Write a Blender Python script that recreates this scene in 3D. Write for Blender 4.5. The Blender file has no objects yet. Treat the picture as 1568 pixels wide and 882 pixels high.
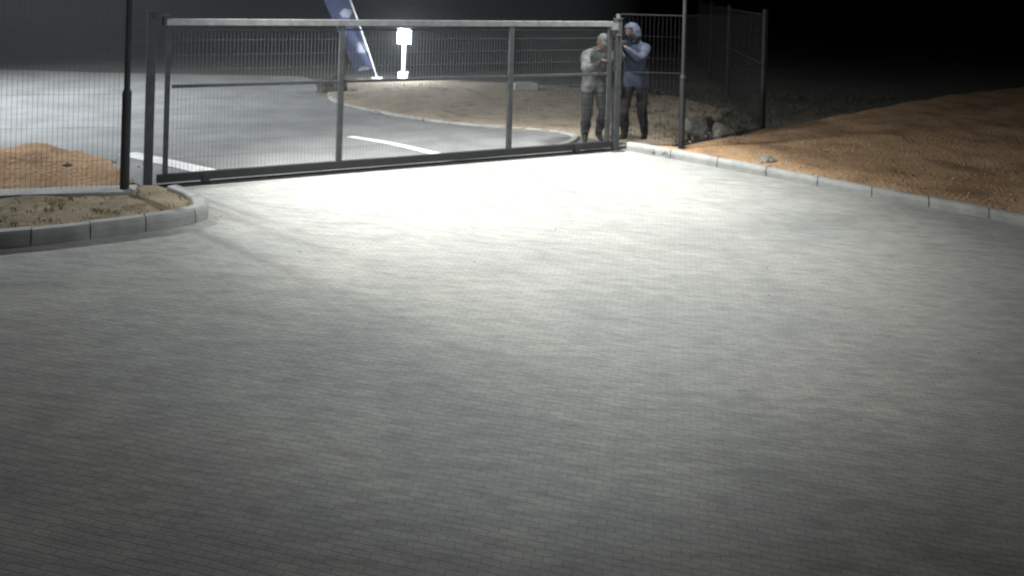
import bpy, bmesh, math, random
from mathutils import Vector, Matrix, noise
random.seed(7)
scene=bpy.context.scene
COL=scene.collection
scene.view_settings.view_transform='Standard'
scene.view_settings.look='None'
scene.view_settings.exposure=0

# ------------------------------------------------------------ terrain
GL=Vector((-3.70,8.79)); GR=Vector((1.42,11.55))
GD=(GR-GL).normalized(); GN=Vector((GD.y,-GD.x))
S=0.09; D0=0.15; D1=16.0
def dist(x,y): return (Vector((x,y))-GL).dot(GN)
def H(x,y): return -S*min(max(dist(x,y)-D0,0.0),D1-D0)

# ------------------------------------------------------------ materials
def newmat(name):
    m=bpy.data.materials.new(name); m.use_nodes=True
    nt=m.node_tree; b=nt.nodes['Principled BSDF']
    return m,nt,b
def N(nt,t,**k):
    n=nt.nodes.new(t)
    for a,v in k.items(): setattr(n,a,v)
    return n
def ramp(nt,stops):
    r=N(nt,'ShaderNodeValToRGB'); e=r.color_ramp.elements
    e[0].position=stops[0][0]; e[0].color=(*stops[0][1],1)
    e[1].position=stops[-1][0]; e[1].color=(*stops[-1][1],1)
    for p,c in stops[1:-1]:
        x=e.new(p); x.color=(*c,1)
    return r
def noisemat(name,c1,c2,scale=5,rough=.8,bump=.3,bscale=40,metal=0,bdist=.01,c3=None):
    m,nt,b=newmat(name); L=nt.links
    tc=N(nt,'ShaderNodeTexCoord')
    n=N(nt,'ShaderNodeTexNoise'); n.inputs['Scale'].default_value=scale; n.inputs['Detail'].default_value=5; n.inputs['Roughness'].default_value=.65
    L.new(tc.outputs['Object'],n.inputs['Vector'])
    st=[(.32,c1),(.68,c2)] if c3 is None else [(.3,c1),(.5,c2),(.7,c3)]
    r=ramp(nt,st); L.new(n.outputs['Fac'],r.inputs[0]); L.new(r.outputs[0],b.inputs['Base Color'])
    b.inputs['Roughness'].default_value=rough; b.inputs['Metallic'].default_value=metal
    if bump:
        n2=N(nt,'ShaderNodeTexNoise'); n2.inputs['Scale'].default_value=bscale; n2.inputs['Detail'].default_value=3
        L.new(tc.outputs['Object'],n2.inputs['Vector'])
        bp=N(nt,'ShaderNodeBump'); bp.inputs['Strength'].default_value=bump; bp.inputs['Distance'].default_value=bdist
        L.new(n2.outputs['Fac'],bp.inputs['Height']); L.new(bp.outputs[0],b.inputs['Normal'])
    return m
def emismat(name,col,st):
    m,nt,b=newmat(name)
    b.inputs['Base Color'].default_value=(*col,1)
    b.inputs['Emission Color'].default_value=(*col,1); b.inputs['Emission Strength'].default_value=st
    return m

def paving_mat():
    m,nt,b=newmat('block_paving'); L=nt.links
    tc=N(nt,'ShaderNodeTexCoord')
    mp=N(nt,'ShaderNodeMapping'); mp.inputs['Rotation'].default_value=(0,0,math.radians(11))
    L.new(tc.outputs['Object'],mp.inputs['Vector'])
    wn=N(nt,'ShaderNodeTexNoise'); wn.inputs['Scale'].default_value=.8; wn.inputs['Detail'].default_value=2
    L.new(mp.outputs[0],wn.inputs['Vector'])
    vm=N(nt,'ShaderNodeVectorMath',operation='MULTIPLY_ADD')
    L.new(wn.outputs['Color'],vm.inputs[0]); vm.inputs[1].default_value=(.08,.08,0); L.new(mp.outputs[0],vm.inputs[2])
    br=N(nt,'ShaderNodeTexBrick'); br.offset=.5
    br.inputs['Scale'].default_value=1; br.inputs['Brick Width'].default_value=.094; br.inputs['Row Height'].default_value=.042
    br.inputs['Mortar Size'].default_value=.004; br.inputs['Mortar Smooth'].default_value=.9; br.inputs['Bias'].default_value=0
    br.inputs['Color1'].default_value=(.345,.35,.34,1); br.inputs['Color2'].default_value=(.385,.388,.373,1)
    br.inputs['Mortar'].default_value=(.255,.258,.25,1)
    L.new(vm.outputs[0],br.inputs['Vector'])
    n=N(nt,'ShaderNodeTexNoise'); n.inputs['Scale'].default_value=.55; n.inputs['Detail'].default_value=6; n.inputs['Roughness'].default_value=.62
    L.new(tc.outputs['Object'],n.inputs['Vector'])
    r=ramp(nt,[(.3,(.74,.76,.78)),(.5,(.94,.94,.94)),(.7,(1.1,1.09,1.04))]); L.new(n.outputs['Fac'],r.inputs[0])
    mx=N(nt,'ShaderNodeMix',data_type='RGBA',blend_type='MULTIPLY'); mx.inputs[0].default_value=1
    L.new(br.outputs['Color'],mx.inputs[6]); L.new(r.outputs[0],mx.inputs[7])
    mp2=N(nt,'ShaderNodeMapping'); mp2.inputs['Rotation'].default_value=(0,0,math.radians(3)); mp2.inputs['Scale'].default_value=(1.4,6,1)
    L.new(tc.outputs['Object'],mp2.inputs['Vector'])
    n3=N(nt,'ShaderNodeTexNoise'); n3.inputs['Scale'].default_value=2.4; n3.inputs['Detail'].default_value=7; n3.inputs['Roughness'].default_value=.8
    L.new(mp2.outputs[0],n3.inputs['Vector'])
    r3=ramp(nt,[(.33,(.66,.66,.67)),(.55,(1,1,1)),(.75,(1.2,1.18,1.12))]); L.new(n3.outputs['Fac'],r3.inputs[0])
    mx2=N(nt,'ShaderNodeMix',data_type='RGBA',blend_type='MULTIPLY'); mx2.inputs[0].default_value=.9
    L.new(mx.outputs[2],mx2.inputs[6]); L.new(r3.outputs[0],mx2.inputs[7])
    L.new(mx2.outputs[2],b.inputs['Base Color'])
    b.inputs['Roughness'].default_value=.85
    ad=N(nt,'ShaderNodeMath',operation='MULTIPLY_ADD'); ad.inputs[1].default_value=-.8
    n4=N(nt,'ShaderNodeTexNoise'); n4.inputs['Scale'].default_value=50; n4.inputs['Detail'].default_value=2
    L.new(tc.outputs['Object'],n4.inputs['Vector'])
    L.new(br.outputs['Fac'],ad.inputs[0]); L.new(n4.outputs['Fac'],ad.inputs[2])
    bp=N(nt,'ShaderNodeBump'); bp.inputs['Strength'].default_value=.4; bp.inputs['Distance'].default_value=.003
    L.new(ad.outputs[0],bp.inputs['Height']); L.new(bp.outputs[0],b.inputs['Normal'])
    return m

M_pave=paving_mat()
M_road=noisemat('road_asphalt',(.14,.145,.147),(.22,.227,.23),scale=1.3,rough=.85,bump=.5,bscale=90)
M_veld=noisemat('veld_soil',(.05,.052,.045),(.09,.09,.078),scale=.5,rough=1,bump=.6,bscale=8,bdist=.05)
M_dirt=noisemat('sandy_dirt',(.12,.095,.07),(.28,.23,.17),scale=2.2,rough=1,bump=.9,bscale=25,bdist=.03,c3=(.19,.165,.13))
M_red=noisemat('orange_soil',(.2,.125,.07),(.38,.24,.135),scale=2.0,rough=1,bump=.9,bscale=22,bdist=.03,c3=(.46,.31,.185))
M_isl=noisemat('island_sand',(.16,.13,.085),(.34,.28,.19),scale=4,rough=1,bump=.9,bscale=30,bdist=.03)
M_kerb=noisemat('kerb_concrete',(.27,.28,.28),(.40,.40,.385),scale=5,rough=.85,bump=.4,bscale=70)
M_white=noisemat('road_paint',(.5,.51,.52),(.8,.8,.8),scale=9,rough=.6,bump=.1)
M_steel=noisemat('gate_steel',(.035,.037,.04),(.065,.068,.072),scale=8,rough=.6,bump=.1,metal=.2)
M_rail=noisemat('lit_rail_steel',(.16,.165,.17),(.27,.275,.28),scale=12,rough=.45,bump=.1,metal=.4)  # paler than the gate steel: light from above put into the colour
M_black=noisemat('black_paint_steel',(.008,.009,.010),(.018,.018,.02),scale=8,rough=.6,bump=.1,metal=.0)
M_fpost=noisemat('unlit_black_post',(.006,.006,.007),(.012,.012,.012),scale=8,rough=.9,bump=0)  # black posts, darkened further so the right fence looks unlit
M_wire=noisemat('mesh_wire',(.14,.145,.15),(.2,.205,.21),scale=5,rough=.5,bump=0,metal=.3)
M_dwire=noisemat('unlit_mesh_wire',(.012,.013,.014),(.022,.022,.022),scale=5,rough=.8,bump=0)  # darker copy of the mesh wire, missing light put into its colour
M_stone=noisemat('pale_stone',(.14,.13,.115),(.3,.28,.25),scale=6,rough=.9,bump=.8,bscale=20,bdist=.02)
M_drock=noisemat('dark_stone',(.04,.036,.03),(.1,.085,.065),scale=6,rough=.9,bump=.8,bscale=20,bdist=.02)
M_lit=emismat('lamp_lens',(.85,.93,1),30)
M_lens=emismat('floodlight_lens',(.9,.97,1),6)

# ------------------------------------------------------------ mesh helpers
def mkobj(name,bm,mats,parent=None,smooth=False):
    me=bpy.data.meshes.new(name); bm.normal_update(); bm.to_mesh(me); bm.free()
    for m in (mats if isinstance(mats,(list,tuple)) else [mats]): me.materials.append(m)
    if smooth:
        for p in me.polygons: p.use_smooth=True
    o=bpy.data.objects.new(name,me); COL.objects.link(o)
    if parent: o.parent=parent
    return o
def empty(name,loc=(0,0,0),rz=0):
    e=bpy.data.objects.new(name,None); e.location=loc; e.rotation_euler=(0,0,rz); e.empty_display_size=.3; COL.objects.link(e); return e
def box(bm,c,size,rz=0,bev=0,mi=0,M=None):
    r=bmesh.ops.create_cube(bm,size=1)
    vs=r['verts']
    T=(Matrix.Translation(c)@Matrix.Rotation(rz,4,'Z')@Matrix.Diagonal((*size,1))) if M is None else M@Matrix.Diagonal((*size,1))
    bmesh.ops.transform(bm,matrix=T,verts=vs)
    fs={f for v in vs for f in v.link_faces}
    for f in fs: f.material_index=mi
    if bev:
        es={e for v in vs for e in v.link_edges}
        bmesh.ops.bevel(bm,geom=list(es),offset=bev,segments=2,affect='EDGES',profile=.5)
def beam(bm,p0,p1,w,h,bev=.004,mi=0):
    p0=Vector(p0);p1=Vector(p1); d=p1-p0
    x=d.normalized(); up=Vector((0,0,1)) if abs(x.z)<.99 else Vector((0,1,0))
    y=up.cross(x).normalized(); z=x.cross(y)
    R=Matrix((x,y,z)).transposed().to_4x4()
    box(bm,None,(d.length,w,h),M=Matrix.Translation((p0+p1)/2)@R,bev=bev,mi=mi)
def rod(bm,p0,p1,r0,r1,seg=12,mi=0,caps=True):
    p0=Vector(p0);p1=Vector(p1); d=p1-p0
    q=d.to_track_quat('Z','Y').to_matrix().to_4x4()
    rr=bmesh.ops.create_cone(bm,segments=seg,radius1=r0,radius2=r1,depth=d.length,cap_ends=caps,matrix=Matrix.Translation((p0+p1)/2)@q)
    for v in rr['verts']:
        for f in v.link_faces: f.material_index=mi
def wire(bm,p0,p1,t):
    p0=Vector(p0);p1=Vector(p1); x=(p1-p0).normalized()
    up=Vector((0,0,1)) if abs(x.z)<.9 else Vector((1,0,0))
    y=up.cross(x).normalized()*t/2; z=x.cross(y).normalized()*t/2
    a=[bm.verts.new(p0+s1*y+s2*z) for s1,s2 in((-1,-1),(1,-1),(1,1),(-1,1))]
    b=[bm.verts.new(p1+s1*y+s2*z) for s1,s2 in((-1,-1),(1,-1),(1,1),(-1,1))]
    for i in range(4): bm.faces.new((a[i],a[(i+1)%4],b[(i+1)%4],b[i]))
def mesh_panel(bm,p0,p1,z0,z1,dv,dh,t):
    p0=Vector(p0);p1=Vector(p1); L=(p1-p0).length; u=(p1-p0)/L
    n=int(L/dv)
    for i in range(1,n+1):
        q=p0+u*(i*L/(n+1)); wire(bm,(q.x,q.y,z0),(q.x,q.y,z1),t)
    k=int((z1-z0)/dh)
    nn=Vector((u.y,-u.x))*t
    for j in range(k+1):
        z=z0+j*(z1-z0)/k
        wire(bm,(p0.x+nn.x,p0.y+nn.y,z),(p1.x+nn.x,p1.y+nn.y,z),t)

def sheet(name,poly,off,mat,res=None,amp=0,nscale=1.5,extra=None,edge=0.0):
    bm=bmesh.new()
    f=bm.faces.new([bm.verts.new((x,y,0)) for x,y in poly])
    bmesh.ops.triangulate(bm,faces=[f])
    def cut(co,no): bmesh.ops.bisect_plane(bm,geom=bm.verts[:]+bm.edges[:]+bm.faces[:],plane_co=co,plane_no=no,dist=1e-5)
    for dd in (D0,D1): cut((*(GL+GN*dd),0),(*GN,0))
    if res:
        xs=[p[0] for p in poly]; ys=[p[1] for p in poly]
        x=min(xs)+res
        while x<max(xs): cut((x,0,0),(1,0,0)); x+=res
        y=min(ys)+res
        while y<max(ys): cut((0,y,0),(0,1,0)); y+=res
    bm.verts.ensure_lookup_table()
    for v in bm.verts:
        x,y=v.co.x,v.co.y; z=H(x,y)+off
        if amp:
            a=noise.fractal(Vector((x*nscale,y*nscale,3.1)),1,2,5)
            z+=amp*(0.5+.5*a)*(0 if (v.is_boundary and edge==0) else 1)
        if extra: z+=extra(x,y)
        v.co.z=z
    for f in bm.faces:
        f.normal_update()
        if f.normal.z<0: f.normal_flip()
    return mkobj(name,bm,mat,smooth=bool(res))

def catmull(pts,n=6):
    P=[Vector(p) for p in pts]; P=[2*P[0]-P[1]]+P+[2*P[-1]-P[-2]]
    out=[]
    for i in range(1,len(P)-2):
        for k in range(n):
            t=k/n
            out.append(.5*((2*P[i])+(-P[i-1]+P[i+1])*t+(2*P[i-1]-5*P[i]+4*P[i+1]-P[i+2])*t*t+(-P[i-1]+3*P[i]-3*P[i+1]+P[i+2])*t**3))
    out.append(P[-2]); return out
def resample(P,step):
    out=[P[0]]; acc=0
    for a,b in zip(P,P[1:]):
        L=(b-a).length; pos=0
        while acc+(L-pos)>=step:
            pos+=step-acc; acc=0; out.append(a+(b-a)*(pos/L))
        acc+=L-pos
    return out
def kerb(name,pts,stone,side,h=.12,w=.14,curve=True,sub=3):
    P=catmull(pts) if curve else [Vector(p) for p in pts]
    R=resample(P,stone/sub)
    bm=bmesh.new()
    prof=[(0,-.1),(0,h*.62),(.012,h*.86),(.035,h*.99),(.05,h),(w-.01,h),(w,h-.012),(w,-.1)]
    for s in range(0,len(R)-sub,sub):
        seg=R[s:s+sub+1]
        jz=random.uniform(-.006,.006); js=random.uniform(-.005,.005)
        rings=[]
        for i,p in enumerate(seg):
            gi=s+i
            a=R[max(gi-1,0)];b=R[min(gi+1,len(R)-1)]
            t=(b-a).normalized(); n=Vector((-t.y,t.x))*side
            q=p.copy()
            if i==0:q=p+t*.005
            if i==sub:q=p-t*.005
            rings.append([bm.verts.new((q.x+n.x*(u+js),q.y+n.y*(u+js),H(q.x,q.y)+v+(jz if v>0 else 0))) for u,v in prof])
        for r0,r1 in zip(rings,rings[1:]):
            for k in range(len(prof)-1): bm.faces.new((r0[k],r0[k+1],r1[k+1],r1[k]))
        bm.faces.new(rings[0]); bm.faces.new(rings[-1][::-1])
    bmesh.ops.recalc_face_normals(bm,faces=bm.faces[:])
    return mkobj(name,bm,M_kerb),P
def rock(name,c,size,mat,seed,sub=3,parent=None):
    bm=bmesh.new(); bmesh.ops.create_icosphere(bm,subdivisions=sub,radius=1)
    for v in bm.verts:
        n=v.co.normalized(); k=1+.35*noise.noise(n*1.4+Vector((seed,0,0)))+.14*noise.noise(n*4+Vector((0,seed,0)))
        v.co=Vector((n.x*size[0],n.y*size[1],n.z*size[2]))*k
        if v.co.z<-.25*size[2]: v.co.z=-.25*size[2]
    o=mkobj(name,bm,mat,smooth=False,parent=parent); o.location=(c[0],c[1],H(c[0],c[1])+.15*size[2]+(c[2] if len(c)>2 else 0)); return o

# ------------------------------------------------------------ ground sheets
sheet('ground',[(-500,-300),(500,-300),(500,700),(-500,700)],-.02,M_veld)
left_kerb_pts=[(-13,3.05),(-9,4.8),(-6,6.15),(-4.75,6.78),(-4.19,7.06),(-3.82,7.25),(-3.28,7.58),(-2.99,7.80),(-2.83,8.05),(-3.0,8.37),(-3.42,8.66)]
right_kerb_pts=[(1.62,11.60),(1.96,11.42),(5.84,9.56),(14.0,5.65)]
sheet('driveway_paving',[(-13,3.2),(-13,-9),(14,-9),(14,5.75),(5.88,9.66),(1.64,11.72),(1.40,11.62),(-3.76,8.84),(-3.2,8.5),(-3.0,8.1),(-3.3,7.7),(-4.25,7.18)],.008,M_pave)
sheet('road',[(-4.9,9.9),(-3.76,8.85),(1.40,11.63),(1.5,12.0),(1.2,12.6),(.91,12.85),(.12,13.1),(-.8,13.35),(-1.93,14.09),(-3.0,15.2),(-3.45,16.1),(-3.9,18.2),(-4.8,19.6),(-9,19.2),(-60,20.5),(-60,9.9)],.004,M_road)
sheet('dirt_verge',[(1.5,12.0),(1.2,12.6),(.91,12.85),(.12,13.1),(-.8,13.35),(-1.93,14.09),(-3.0,15.2),(-3.45,16.1),(-3.9,18.2),(-3.4,19.2),(.3,19.1),(3.0,18.2),(4.2,16),(3.2,13.6),(2.3,12.0),(1.64,11.72)][::-1],.0,M_dirt,res=.16,amp=.09,nscale=1.1)
sheet('orange_soil_verge',[(1.75,11.68),(5.9,9.69),(14,5.8),(22,5.0),(22,28),(9.2,18.3),(4.05,13.30),(2.35,11.62)],.05,M_red,res=.22,amp=.07,nscale=.9,edge=1)
def mound(x,y):
    dx=(x+5.25)/1.05; dy=(y-9.15)/.6
    return .30*math.exp(-(dx*dx+dy*dy))*(1+.35*noise.noise(Vector((x*4,y*4,0))))
sheet('soil_mound',[(-4.9,10.0),(-3.9,8.85),(-3.80,8.52),(-13,5.9),(-13,10.0)],.0,M_red,res=.12,amp=.05,nscale=2,extra=mound)
LK=catmull(left_kerb_pts)
isl=[]
for i,p in enumerate(LK):
    t=(LK[min(i+1,len(LK)-1)]-LK[max(i-1,0)]).normalized(); n=Vector((-t.y,t.x)); isl.append((p.x+n.x*.10,p.y+n.y*.10))
isl=[p for p in isl if p[0]<-2.85 ]
sheet('island_verge',isl[:-2]+[(-3.55,8.62),(-3.62,8.36),(-13,5.7)],.07,M_isl,res=.12,amp=.05,nscale=3,edge=1)
kerb('kerb',right_kerb_pts,.62,1,curve=False)
kerb('kerb',left_kerb_pts,.45,1,h=.14)
kerb('kerb',[(-.75,10.72),(-.3,10.98),(.2,11.35),(.6,11.75),(.88,12.2),(.93,12.7),(.6,12.98),(.12,13.12),(-.8,13.38),(-1.93,14.1),(-3.0,15.25),(-3.42,16.1),(-3.8,18)],.6,-1,h=.035,w=.1)
bm=bmesh.new()
beam(bm,(-3.66,8.40,-.0),(-9.0,6.88,-.0-.0),.22,.26,bev=.012)
for v in bm.verts: v.co.z+=H(v.co.x,v.co.y)
mkobj('concrete_footing',bm,M_kerb)

def line(name,pts,w):
    P=catmull(pts,8); bm=bmesh.new(); pr=None
    for i,p in enumerate(P):
        t=(P[min(i+1,len(P)-1)]-P[max(i-1,0)]).normalized(); n=Vector((-t.y,t.x))*w/2
        a=bm.verts.new((p.x+n.x,p.y+n.y,.010)); b=bm.verts.new((p.x-n.x,p.y-n.y,.010))
        if pr: bm.faces.new((pr[0],pr[1],b,a))
        pr=(a,b)
    mkobj(name,bm,M_white)
line('road_marking',[(-2.25,12.08),(-1.6,11.65),(-1.0,11.1),(-.62,10.75)],.15)
line('road_marking',[(-4.7,10.5),(-4.0,10.05),(-3.1,9.45)],.24)

# ------------------------------------------------------------ sliding gate
def gp(t,off=0):
    p=GL+(GR-GL)*t+GN*off; return p
gate=empty('sliding_gate',(0,0,0))
ang=math.atan2(GD.y,GD.x)
bm=bmesh.new()
def post(bm,t,w,z0,z1,off=0,mi=0,d=None):
    p=gp(t,off); box(bm,(p.x,p.y,(z0+z1)/2),(w,d or w,z1-z0),rz=ang,bev=.004,mi=mi)
for t,w in ((.026,.05),(.345,.065),(.725,.065),(.985,.06)): post(bm,t,w,.15,1.70,d=.05)
mkobj('stiles',bm,M_steel,gate)
bm=bmesh.new()
a=gp(.018);b=gp(.992)
beam(bm,(a.x,a.y,1.735),(b.x,b.y,1.735),.06,.07)
mkobj('top_rail',bm,M_rail,gate)
bm=bmesh.new()
a=gp(.0285+.005);b=gp(.99)
beam(bm,(a.x,a.y,1.655),(b.x,b.y,1.655),.022,.02)
beam(bm,(a.x,a.y,1.06),(b.x,b.y,1.06),.034,.034)
mkobj('mid_rail',bm,M_steel,gate)
bm=bmesh.new()
a=gp(.012);b=gp(.995)
beam(bm,(a.x,a.y,.105),(b.x,b.y,.105),.06,.085)
mkobj('bottom_rail',bm,M_black,gate)
bm=bmesh.new()
a=gp(-.03);b=gp(1.0)
beam(bm,(a.x,a.y,.015),(b.x,b.y,.015),.10,.018,bev=.002)
beam(bm,(a.x,a.y,.032),(b.x,b.y,.032),.02,.018,bev=.002)
mkobj('ground_track',bm,M_black,gate)
bm=bmesh.new()
for t in (.095,.9):
    p=gp(t,.0); 
    rod(bm,(p.x-GN.x*.02,p.y-GN.y*.02,.06),(p.x+GN.x*.02,p.y+GN.y*.02,.06),.045,.045,16)
    q=gp(t,.045); box(bm,(q.x,q.y,.085),(.07,.02,.09),rz=ang,bev=.004)
mkobj('wheels',bm,M_black,gate)
bm=bmesh.new()
mesh_panel(bm,gp(.03,.012),gp(.985,.012),.15,1.70,.04,.15,.0022)
mkobj('welded_mesh',bm,M_wire,gate)

def simple_post(name,x,y,w,h,mat,cap=True):
    bm=bmesh.new(); z=H(x,y)
    box(bm,(x,y,z+h/2-.05),(w,w,h+.1),rz=ang,bev=.005)
    if cap: box(bm,(x,y,z+h+.008),(w+.016,w+.016,.016),rz=ang,bev=.004)
    box(bm,(x,y,z+.012),(w+.12,w+.12,.012),rz=ang,bev=.003)
    return bm
gpL=gp(-.002,-.02); bm=simple_post('p',gpL.x,gpL.y,.085,1.83,M_steel)
q=gp(.012,0); box(bm,(q.x,q.y,1.80),(.17,.12,.03),rz=ang,bev=.004)
for s in(-.045,.045):
    r=gp(.018,s); rod(bm,(r.x,r.y,1.70),(r.x,r.y,1.785),.02,.02,10)
mkobj('gate_post',bm,M_steel)
gpR=gp(1.008,-.0); bm=simple_post('p',gpR.x,gpR.y,.085,1.80,M_steel)
q=gp(.995,.03); box(bm,(q.x,q.y,1.70),(.10,.05,.10),rz=ang,bev=.005,mi=1)
rod(bm,(gpR.x,gpR.y,1.81),(gpR.x,gpR.y,1.87),.022,.03,10,mi=1)
mkobj('gate_post',bm,[M_steel,M_rail])

# ------------------------------------------------------------ lamp posts (flank the gate)
def lamp_post(x,y,h,aim,tilt,power,color,cone,blend,split=1.05,r=.032,size=.25,name='lamp_post'):
    e=empty(name,(x,y,H(x,y)))
    bm=bmesh.new()
    rod(bm,(0,0,-.1),(0,0,split),r*1.35,r*1.35,16); rod(bm,(0,0,split),(0,0,split+.05),r*1.5,r*1.1,16)
    rod(bm,(0,0,split+.05),(0,0,h),r*.9,r*.75,14)
    box(bm,(0,0,.01),(.2,.2,.02),bev=.004)
    d=(Vector(aim)-Vector((x,y,H(x,y)+h))).normalized(); dh=Vector((d.x,d.y,0)).normalized()
    rod(bm,(0,0,h-.02),dh*.25+Vector((0,0,h+.05)),.02,.02,10)
    mkobj('pole',bm,M_black,e,smooth=False)
    hp=dh*.38+Vector((0,0,h+.05))
    q=d.to_track_quat('-Z','Y').to_matrix().to_4x4()
    bm=bmesh.new()
    box(bm,None,(.34,.26,.09),M=Matrix.Translation(hp)@q,bev=.01)
    for k in range(7): box(bm,None,(.012,.24,.03),M=Matrix.Translation(hp)@q@Matrix.Translation((-.14+k*.047,0,.06)))
    mkobj('floodlight_head',bm,M_black,e)
    bm=bmesh.new(); box(bm,None,(.29,.21,.006),M=Matrix.Translation(hp+d*.05)@q); mkobj('lens',bm,M_lens,e)
    l=bpy.data.lights.new('floodlight','SPOT'); l.energy=power; l.color=color; l.spot_size=math.radians(cone); l.spot_blend=blend; l.shadow_soft_size=size
    lo=bpy.data.objects.new('floodlight',l); COL.objects.link(lo); lo.parent=e; lo.location=hp+d*.1; lo.rotation_euler=d.to_track_quat('-Z','Y').to_euler()
    return e
warm=(1,1,.94)
lamp_post(-3.76,8.36,4.2,(-.1,9.9,0),0,2900,warm,98,1.0)
lamp_post(2.36,11.55,4.0,(1.1,10.2,0),0,1600,warm,112,1.0)
# flood on the mast that carries the camera, behind the viewpoint
lamp_post(.9,-1.2,4.6,(-.5,12.6,0),0,2100,(.93,.98,1),60,1.0,split=2)
# street lamp at the roadside, left of the view
lamp_post(-11.2,13.0,6.5,(-8.0,13.6,0),0,7500,(.94,.98,1),125,1,split=2,r=.05,name='street_lamp')

# ------------------------------------------------------------ fences
def fence(name,pts,h,postw,t,dv,wiremat,postmat,skip=()):
    e=empty(name)
    bm=bmesh.new()
    for i,(x,y) in enumerate(pts):
        if i in skip: continue
        box(bm,(x,y,H(x,y)+h/2),(postw,postw,h+.1),rz=ang,bev=.004); box(bm,(x,y,H(x,y)+h+.06),(postw+.01,postw+.01,.012),rz=ang)
    mkobj('posts',bm,postmat,e)
    bm=bmesh.new()
    for a,b in zip(pts,pts[1:]):
        mesh_panel(bm,a,b,.06,h-.02,dv,.3,t)
    mkobj('mesh',bm,wiremat,e)
    bm=bmesh.new()
    for a,b in zip(pts,pts[1:]):
        for z in (.10,h*.57,h-.03): beam(bm,(*a,z),(*b,z),.010,.010,bev=0)
    mkobj('straining_wires',bm,wiremat,e)
    return e
fence('mesh_fence',[(-3.76,8.40),(-6.3,7.68),(-8.9,6.94),(-11.5,6.2)],2.35,.05,.0022,.045,M_wire,M_black,skip=(0,))
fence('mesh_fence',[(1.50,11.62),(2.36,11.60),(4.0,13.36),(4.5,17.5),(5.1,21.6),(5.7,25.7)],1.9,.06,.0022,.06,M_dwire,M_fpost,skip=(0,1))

# ------------------------------------------------------------ feather banner flag
M_flag,nt,b=newmat('banner_fabric'); L=nt.links
tc=N(nt,'ShaderNodeTexCoord'); sp=N(nt,'ShaderNodeSeparateXYZ'); L.new(tc.outputs['Object'],sp.inputs[0])
cb=N(nt,'ShaderNodeCombineXYZ'); L.new(sp.outputs['X'],cb.inputs[0]); L.new(sp.outputs['Z'],cb.inputs[1])
vor=N(nt,'ShaderNodeTexVoronoi',voronoi_dimensions='2D'); vor.inputs['Scale'].default_value=2.3; vor.inputs['Randomness'].default_value=.75
L.new(cb.outputs[0],vor.inputs['Vector'])
nn_=N(nt,'ShaderNodeTexNoise'); nn_.inputs['Scale'].default_value=9; L.new(cb.outputs[0],nn_.inputs['Vector'])
ma=N(nt,'ShaderNodeMath',operation='MULTIPLY_ADD'); ma.inputs[1].default_value=.35; L.new(nn_.outputs['Fac'],ma.inputs[0]); L.new(vor.outputs['Distance'],ma.inputs[2])
r=ramp(nt,[(.40,(.30,.33,.40)),(.52,(.035,.045,.11))]); L.new(ma.outputs[0],r.inputs[0]); L.new(r.outputs[0],b.inputs['Base Color']); b.inputs['Roughness'].default_value=.7
M_pole=noisemat('white_pole',(.6,.6,.6),(.8,.8,.8),rough=.4,bump=0)
fe=empty('feather_banner_flag',(-3.03,19.4,0))
bm=bmesh.new()
lean=-.34
def fx(z): return lean*z-.02*z*z
pr=None
for i in range(31):
    z=.25+i*.115; w=(.42+.06*z)*(1 if z<2.7 else max(.1,1-(z-2.7)/1.3)); 
    c=fx(z); wob=.05*math.sin(z*2.3)
    row=[bm.verts.new((c-w+ w*k/5, wob*(1-k/5)+.04*math.sin(k+z*3), z+.10*(1-k/5)*-1)) for k in range(6)]
    if pr:
        for k in range(5): bm.faces.new((pr[k],pr[k+1],row[k+1],row[k]))
    pr=row
mkobj('banner',bm,M_flag,fe,smooth=True)
bm=bmesh.new()
for i in range(34):
    z=i*.11; rod(bm,(fx(z)+.015,0,z),(fx(z+.11)+.015,0,z+.11),.016,.016,8)
rod(bm,(0,0,0),(0,0,.05),.16,.12,16)
mkobj('pole',bm,M_pole,fe)

# ------------------------------------------------------------ lit bollard
be=empty('bollard_light',(-2.44,19.5,0))
bm=bmesh.new()
box(bm,(0,0,.09),(.24,.24,.18),bev=.02); rod(bm,(0,0,.18),(0,0,.84),.045,.04,16); 
box(bm,(0,.03,1.0),(.33,.06,.36),bev=.015); rod(bm,(0,0,.82),(0,0,.86),.07,.07,16)
mkobj('post',bm,M_pole,be)
bm=bmesh.new(); box(bm,(0,-.015,1.0),(.27,.035,.3),bev=.006); mkobj('lens',bm,M_lit,be)
bm=bmesh.new(); box(bm,(.0,-.135,.11),(.16,.03,.10),bev=.006); mkobj('base_lens',bm,M_lit,be)
l=bpy.data.lights.new('glow','POINT'); l.energy=200; l.color=(.85,.93,1); l.shadow_soft_size=.12
lo=bpy.data.objects.new('glow',l); COL.objects.link(lo); lo.parent=be; lo.location=(0,-.35,.95)

# scattering volume added for the misty glow over the road behind the gate
M_haze=bpy.data.materials.new('glow_haze'); M_haze.use_nodes=True; nt=M_haze.node_tree
nt.nodes.remove(nt.nodes['Principled BSDF']); vs=N(nt,'ShaderNodeVolumeScatter'); vs.inputs['Density'].default_value=.008; vs.inputs['Color'].default_value=(.92,.96,1,1); vs.inputs['Anisotropy'].default_value=.2
nt.links.new(vs.outputs[0],nt.nodes['Material Output'].inputs['Volume'])
bm=bmesh.new(); box(bm,(-11,30,3.5),(26,34,6.9)); mkobj('glow_haze',bm,M_haze)

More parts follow.
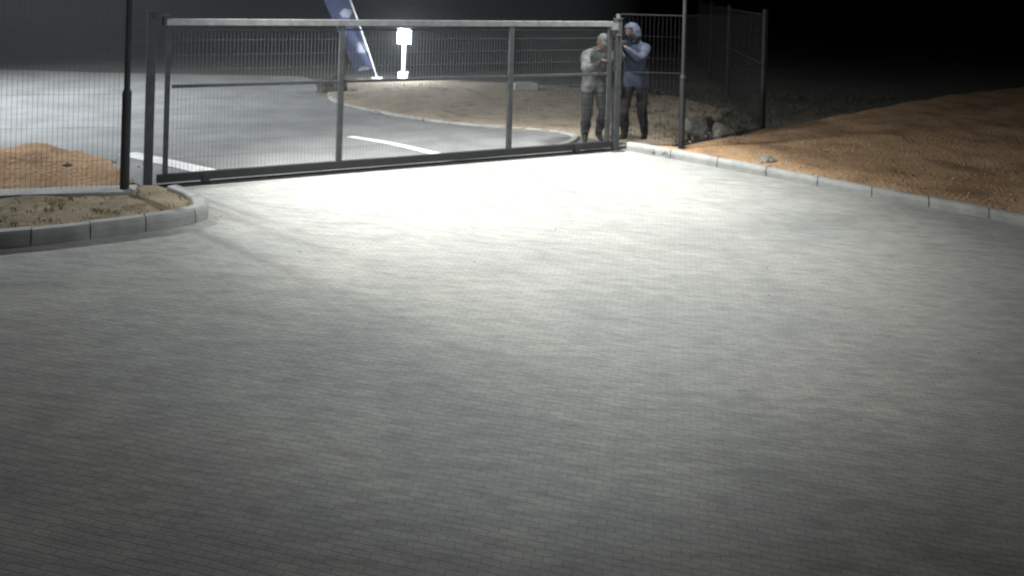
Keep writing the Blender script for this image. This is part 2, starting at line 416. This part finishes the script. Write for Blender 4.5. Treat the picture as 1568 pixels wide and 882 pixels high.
# ------------------------------------------------------------ stones, blocks
rock('boulder',(-3.55,17.0),(.35,.3,.28),M_drock,3)
rock('boulder',(2.85,13.0),(.24,.2,.24),M_stone,5); rock('boulder',(3.25,12.9),(.2,.17,.2),M_stone,9); rock('boulder',(3.05,13.5),(.3,.2,.2),M_drock,12)
rock('stone',(3.42,11.25,.07),(.13,.1,.08),M_stone,15); rock('stone',(3.7,11.3,.07),(.05,.05,.04),M_stone,16)
rock('soil_clod',(-4.62,8.98,.08),(.16,.12,.10),M_drock,21); rock('soil_clod',(-4.9,8.85,.05),(.1,.1,.07),M_drock,22)
rock('stone',(1.72,11.7,.02),(.08,.07,.06),M_stone,31); rock('stone',(1.62,11.85,.02),(.1,.07,.06),M_stone,33)
bm=bmesh.new(); box(bm,(0,0,.08),(.5,.2,.16),rz=.1,bev=.02); box(bm,(-.02,.0,.165),(.3,.1,.02),rz=.1,bev=.005)
o=mkobj('concrete_block',bm,M_kerb); o.location=(.35,17.9,.03)

bm=bmesh.new()
def pebble(x,y,s,z=0):
    r=bmesh.ops.create_icosphere(bm,subdivisions=1,radius=s,matrix=Matrix.Translation((x,y,H(x,y)+z))@Matrix.Rotation(random.random()*3,4,'Z')@Matrix.Diagonal((1,random.uniform(.6,1),.6,1)))
    for v in r['verts']: v.co+=Vector((random.uniform(-1,1),random.uniform(-1,1),random.uniform(-1,1)))*s*.2
for i in range(420):
    t=random.random(); x=2+t*9; y=11.4-.479*(x-1.96)+random.uniform(.2,2.5)**1; pebble(x,y,random.uniform(.006,.022),.10)
for i in range(200): pebble(random.uniform(-3,3.5),random.uniform(13.5,18.5),random.uniform(.01,.03),.05)
for i in range(120):
    x=random.uniform(-7,-3.9); pebble(x,random.uniform(8.6,9.8),random.uniform(.01,.03),mound(x,9.1)*.3+.02)
for i in range(40):
    x=random.uniform(-3,5); pebble(x,random.uniform(6,10),random.uniform(.004,.010),.01)
mkobj('gravel',bm,noisemat('gravel_stone',(.18,.14,.1),(.34,.28,.22),scale=3,rough=.9,bump=0))

def grassmat(n,c1,c2): return noisemat(n,c1,c2,scale=3,rough=.9,bump=0)
def grass(name,regions,mat):
    bm=bmesh.new()
    for fn,count,hh in regions:
        for i in range(count):
            x,y,z=fn()
            for k in range(random.randint(5,10)):
                a=random.random()*6.28; h=hh*random.uniform(.4,1.2); l=h*random.uniform(.2,.9); w=.006
                bx=x+random.uniform(-.04,.04); by=y+random.uniform(-.04,.04)
                d=Vector((math.cos(a),math.sin(a),0)); s=Vector((-d.y,d.x,0))*w
                p=Vector((bx,by,z)); m=p+d*l*.4+Vector((0,0,h*.7)); t=p+d*l+Vector((0,0,h))
                v=[bm.verts.new(q) for q in (p-s,p+s,m+s*.7,m-s*.7,t)]
                bm.faces.new(v[:4]); bm.faces.new((v[3],v[2],v[4]))
    return mkobj(name,bm,mat)
def r_isl():
    while True:
        x=random.uniform(-7,-3.0); y=random.uniform(6,8.5)
        ky=7.06+(x+4.19)*.6 ; fy=8.3+(x+3.76)*.28
        if x>-3.3: ky=7.75
        if ky+.16<y<fy: return x,y,H(x,y)+.085
def r_veld():
    while True:
        x=random.uniform(1.8,9); y=random.uniform(12.2,19)
        if y>11.9+(x-2.35)*1.09+.2: return x,y,0
def r_edge():
    x=random.uniform(1.9,9); y=11.7+(x-2.35)*1.09+random.uniform(-.5,.5); return x,y,.03
grass('dry_grass',[(r_isl,330,.035)],grassmat('dry_grass_blades',(.18,.15,.09),(.32,.26,.16)))
grass('veld_grass',[(r_veld,700,.10),(r_edge,90,.07)],grassmat('veld_grass_blades',(.03,.03,.018),(.07,.065,.04)))

# ------------------------------------------------------------ people
def flat(n,c,c2=None,r=.85): return noisemat(n,c,c2 or tuple(v*1.4 for v in c),scale=9,rough=r,bump=.5,bscale=30,bdist=.01)
M_skin=flat('skin',(.055,.032,.022),(.08,.048,.033),.6); M_blue=flat('blue_jacket',(.016,.022,.042),(.036,.046,.08)); M_trou=flat('dark_trousers',(.004,.004,.005),(.009,.009,.010))
M_grey=flat('grey_jacket',(.018,.019,.021),(.11,.112,.116)); M_shoe=flat('black_shoes',(.006,.006,.006),(.012,.012,.012)); M_hair=flat('cap_fabric',(.03,.03,.034),(.07,.07,.08)); M_eye=flat('eye',(.09,.085,.08),(.14,.13,.13))
def person(name,loc,rz,J,top,trou,handm,headdir,hood):
    e=empty(name,loc,rz)
    V=[];E=[];Rr=[];mb=[]
    idx={}
    def v(n,p,r):
        idx[n]=len(V); V.append(Vector(p)); Rr.append(r)
    def ed(a,b,m): E.append((idx[a],idx[b])); mb.append(m)
    g=J
    v('pel',g['pel'],(.18,.14)); v('wai',g['wai'],(.18,.145)); v('che',g['che'],(.21,.155)); v('sho',g['sho'],(.15,.11)); v('nec',g['nec'],(.065,.065)); v('hd',g['hd'],(.06,.06))
    ed('pel','wai',0);ed('wai','che',0);ed('che','sho',0);ed('sho','nec',0);ed('nec','hd',2)
    for s in 'LR':
        v('hip'+s,g['hip'+s],(.12,.12)); v('kn'+s,g['kn'+s],(.083,.083)); v('cf'+s,g['kn'+s]*.6+g['an'+s]*.4,(.078,.078)); v('an'+s,g['an'+s],(.055,.055)); 
        f=g['ft'+s]; a=g['an'+s]
        v('bl'+s,a+(f-a)*.65+Vector((0,0,-.03)),(.045,.035)); v('to'+s,f+Vector((0,0,-.02)),(.035,.025))
        ed('pel','hip'+s,1);ed('hip'+s,'kn'+s,1);ed('kn'+s,'cf'+s,1);ed('cf'+s,'an'+s,1);ed('an'+s,'bl'+s,3);ed('bl'+s,'to'+s,3)
        v('sh'+s,g['sh'+s],(.085,.085)); v('el'+s,g['el'+s],(.066,.066)); v('wr'+s,g['wr'+s],(.036,.036))
        pd=(g['pd'+s]).normalized()
        v('pm'+s,g['wr'+s]+pd*.07,(.036,.02))
        ed('sho','sh'+s,0);ed('sh'+s,'el'+s,0);ed('el'+s,'wr'+s,0);ed('wr'+s,'pm'+s,4)
        curl=g['curl'+s].normalized(); side=pd.cross(curl).normalized()
        for k,(o,L) in enumerate(((-.03,.065),(-.01,.078),(.011,.074),(.031,.058))):
            b=g['wr'+s]+pd*.09+side*o
            m1=b+pd*L*.5+curl*L*.15; m2=m1+pd*L*.25+curl*L*.4; m3=m2-pd*L*.05+curl*L*.3
            for q,(pp,rr) in enumerate(((b,.0095),(m1,.009),(m2,.008),(m3,.007))):
                v('f%s%d%d'%(s,k,q),pp,(rr,rr))
            ed('pm'+s,'f%s%d0'%(s,k),4)
            for q in range(3): ed('f%s%d%d'%(s,k,q),'f%s%d%d'%(s,k,q+1),4)
        sg=-1
        b=g['wr'+s]+pd*.045+side*.035*sg
        m1=b+pd*.03+side*.022*sg+curl*.012; m2=m1+pd*.02+curl*.025
        for q,(pp,rr) in enumerate(((b,.012),(m1,.0105),(m2,.009))): v('t%s%d'%(s,q),pp,(rr,rr))
        ed('pm'+s,'t%s0'%s,4); ed('t%s0'%s,'t%s1'%s,4); ed('t%s1'%s,'t%s2'%s,4)
    me=bpy.data.meshes.new('b'); me.from_pydata([tuple(p) for p in V],E,[]); me.update()
    o=bpy.data.objects.new('b',me); COL.objects.link(o)
    md=o.modifiers.new('s','SKIN'); md.branch_smoothing=.4; md.use_smooth_shade=True
    sv=me.skin_vertices[0].data
    for i,rr in enumerate(Rr): sv[i].radius=rr; sv[i].use_root=(i==0)
    ss=o.modifiers.new('ss','SUBSURF'); ss.levels=2; ss.render_levels=2
    dg=bpy.context.evaluated_depsgraph_get(); ev=o.evaluated_get(dg)
    m2=bpy.data.meshes.new_from_object(ev,depsgraph=dg); bpy.data.objects.remove(o)
    hem=g['pel'].z-.12
    bb=bmesh.new(); bb.from_mesh(m2)
    bmesh.ops.bisect_plane(bb,geom=bb.verts[:]+bb.edges[:]+bb.faces[:],plane_co=(0,0,hem),plane_no=(0,0,1),dist=1e-5)
    bb.to_mesh(m2); bb.free()
    m2.materials.clear()
    for m in (top,trou,M_skin,M_shoe,handm): m2.materials.append(m)
    for p in m2.polygons:
        c=p.center; best=9;bi=0
        for k,(a,b) in enumerate(E):
            A=V[a];B=V[b]; ab=B-A; t=max(0,min(1,(c-A).dot(ab)/ab.length_squared)); dd=(c-(A+ab*t)).length-Rr[a][0]*(1-t)*.6-Rr[b][0]*t*.6
            if dd<best: best=dd;bi=k
        p.material_index=mb[bi]; p.use_smooth=True
        if mb[bi]==0 and c.z<hem: p.material_index=1
        if mb[bi]==1 and c.z>hem: p.material_index=0
    for vv in m2.vertices:
        n=vv.normal; k=noise.noise(vv.co*9)*.022+noise.noise(vv.co*16)*.010
        if vv.co.z>hem+.001: k+=.008
        if not any((vv.co-g['wr'+s]).length<.2 for s in 'LR') and vv.co.z>.15: vv.co+=n*k
    bo=bpy.data.objects.new('body',m2); COL.objects.link(bo); bo.parent=e
    hd=empty('head'); hd.parent=e; hd.location=g['hd']+ (g['hd']-g['nec']).normalized()*.07
    hd.rotation_euler=headdir
    bm=bmesh.new(); bmesh.ops.create_uvsphere(bm,u_segments=28,v_segments=20,radius=1)
    for vv in bm.verts:
        x,y,z=vv.co; sx=.074; sy=.095; sz=.118
        if z<0: sx*=1+.28*z*abs(z); 
        fx_=x*sx; fy_=y*sy; fz=z*sz
        if y<-.2 and z<0: fy_*=1-.05*z
        if y<0:
            fy_-=.026*math.exp(-((fx_/.013)**2+((fz+.018)/.024)**2))
            fy_+=.010*(math.exp(-(((fx_-.03)/.015)**2+((fz-.008)/.012)**2))+math.exp(-(((fx_+.03)/.015)**2+((fz-.008)/.012)**2)))
            fy_-=.007*math.exp(-((fx_/.025)**2+((fz+.055)/.009)**2))
        vv.co=(fx_,fy_,fz)
    for s in(-1,1):
        r=bmesh.ops.create_uvsphere(bm,u_segments=10,v_segments=8,radius=1,matrix=Matrix.Translation((s*.076,.01,-.005))@Matrix.Diagonal((.012,.02,.032,1)))
        r=bmesh.ops.create_uvsphere(bm,u_segments=10,v_segments=8,radius=.010,matrix=Matrix.Translation((s*.03,-.076,.008)))
        for vv in r['verts']:
            for f in vv.link_faces: f.material_index=1
    mkobj('face',bm,[M_skin,M_eye],hd,smooth=True)
    bm=bmesh.new(); bmesh.ops.create_uvsphere(bm,u_segments=32,v_segments=24,radius=1)
    if hood:
        dele=[vv for vv in bm.verts if vv.co.y<-.55 and vv.co.z<.60 and abs(vv.co.x)<.7]
        bmesh.ops.delete(bm,geom=dele,context='VERTS')
        for vv in bm.verts:
            x,y,z=vv.co; vv.co=(x*.114*(1+.35*max(0,-z)),y*.132+.008,z*.145-.012)
            vv.co+=Vector((noise.noise(vv.co*18),noise.noise(vv.co*18+Vector((9,0,0))),0))*.008
    else:
        dele=[vv for vv in bm.verts if vv.co.z<.18]
        bmesh.ops.delete(bm,geom=dele,context='VERTS')
        for vv in bm.verts:
            x,y,z=vv.co; vv.co=(x*.084,y*.104,z*.128)
        r=bmesh.ops.create_cone(bm,segments=20,radius1=.075,radius2=.07,depth=.008,cap_ends=True,matrix=Matrix.Translation((0,-.09,.03))@Matrix.Rotation(.15,4,'X')@Matrix.Diagonal((.9,1,1,1)))
    o=mkobj('hood' if hood else 'cap',bm,top if hood else M_hair,hd,smooth=True)
    sm=o.modifiers.new('sol','SOLIDIFY'); sm.thickness=.008
    return e
Vv=Vector
# man in blue hooded jacket, both hands on the gate post
J={'pel':Vv((.03,.06,.91)),'wai':Vv((.04,.01,1.07)),'che':Vv((.04,-.05,1.26)),'sho':Vv((.04,-.10,1.39)),'nec':Vv((.04,-.14,1.47)),'hd':Vv((.04,-.18,1.53)),
 'hipL':Vv((-.07,.05,.84)),'hipR':Vv((.12,.07,.84)),'knL':Vv((-.10,-.07,.48)),'knR':Vv((.13,.06,.47)),'anL':Vv((-.11,.03,.085)),'anR':Vv((.12,.24,.085)),
 'ftL':Vv((-.14,-.15,.045)),'ftR':Vv((.12,.05,.045)),
 'shL':Vv((-.15,-.12,1.38)),'shR':Vv((.23,-.12,1.37)),'elL':Vv((-.24,-.32,1.40)),'elR':Vv((.24,-.36,1.22)),
 'wrL':Vv((-.09,-.50,1.60)),'wrR':Vv((.07,-.53,1.38)),'pdL':Vv((.35,-.5,.8)),'pdR':Vv((-.5,-.6,.5)),'curlL':Vv((.3,-.8,-.1)),'curlR':Vv((-.3,-.8,-.3))}
person('man_in_blue_hooded_jacket',(1.76,12.12,.03),math.radians(-28),J,M_blue,M_trou,M_skin,(math.radians(14),0,math.radians(-22)),True)
# man in grey jacket bending at the gate
J2={'pel':Vv((0,.10,.84)),'wai':Vv((0,.03,1.0)),'che':Vv((.01,-.07,1.17)),'sho':Vv((.015,-.14,1.28)),'nec':Vv((.02,-.20,1.35)),'hd':Vv((.02,-.25,1.395)),
 'hipL':Vv((-.09,.10,.77)),'hipR':Vv((.09,.10,.77)),'knL':Vv((-.13,-.10,.44)),'knR':Vv((.12,-.06,.44)),'anL':Vv((-.12,.06,.085)),'anR':Vv((.11,.20,.085)),
 'ftL':Vv((-.15,-.12,.045)),'ftR':Vv((.13,.01,.045)),
 'shL':Vv((-.17,-.14,1.25)),'shR':Vv((.19,-.14,1.25)),'elL':Vv((-.22,-.36,1.06)),'elR':Vv((.27,-.36,1.22)),
 'wrL':Vv((-.08,-.52,1.16)),'wrR':Vv((.17,-.47,1.45)),'pdL':Vv((.2,-.6,.5)),'pdR':Vv((0,-.5,.8)),'curlL':Vv((0,-.6,-.6)),'curlR':Vv((0,-.8,-.2))}
person('man_in_grey_jacket',(1.22,12.06,.03),math.radians(8),J2,M_grey,M_trou,M_skin,(math.radians(18),0,math.radians(15)),False)

# ------------------------------------------------------------ world & camera
w=bpy.data.worlds.new('World'); scene.world=w; w.use_nodes=True; nt=w.node_tree
sky=nt.nodes.new('ShaderNodeTexSky'); sky.sky_type='NISHITA'; sky.sun_disc=False; sky.sun_elevation=math.radians(-4); sky.sun_rotation=math.radians(30)
bg=nt.nodes['Background']; nt.links.new(sky.outputs[0],bg.inputs[0]); bg.inputs[1].default_value=.02

cam=bpy.data.cameras.new('cctv_camera'); co=bpy.data.objects.new('cctv_camera',cam); COL.objects.link(co)
cam.sensor_width=36; cam.lens=29.85; cam.shift_y=-.294; cam.clip_end=2000; cam.clip_start=.05
cam.dof.use_dof=True; cam.dof.focus_distance=2.4; cam.dof.aperture_fstop=4.5
co.location=(0,0,2.2)
co.rotation_euler=(Matrix.Rotation(math.radians(90),3,'X')@Matrix.Rotation(math.radians(1.6),3,'Z')).to_euler()
scene.camera=co
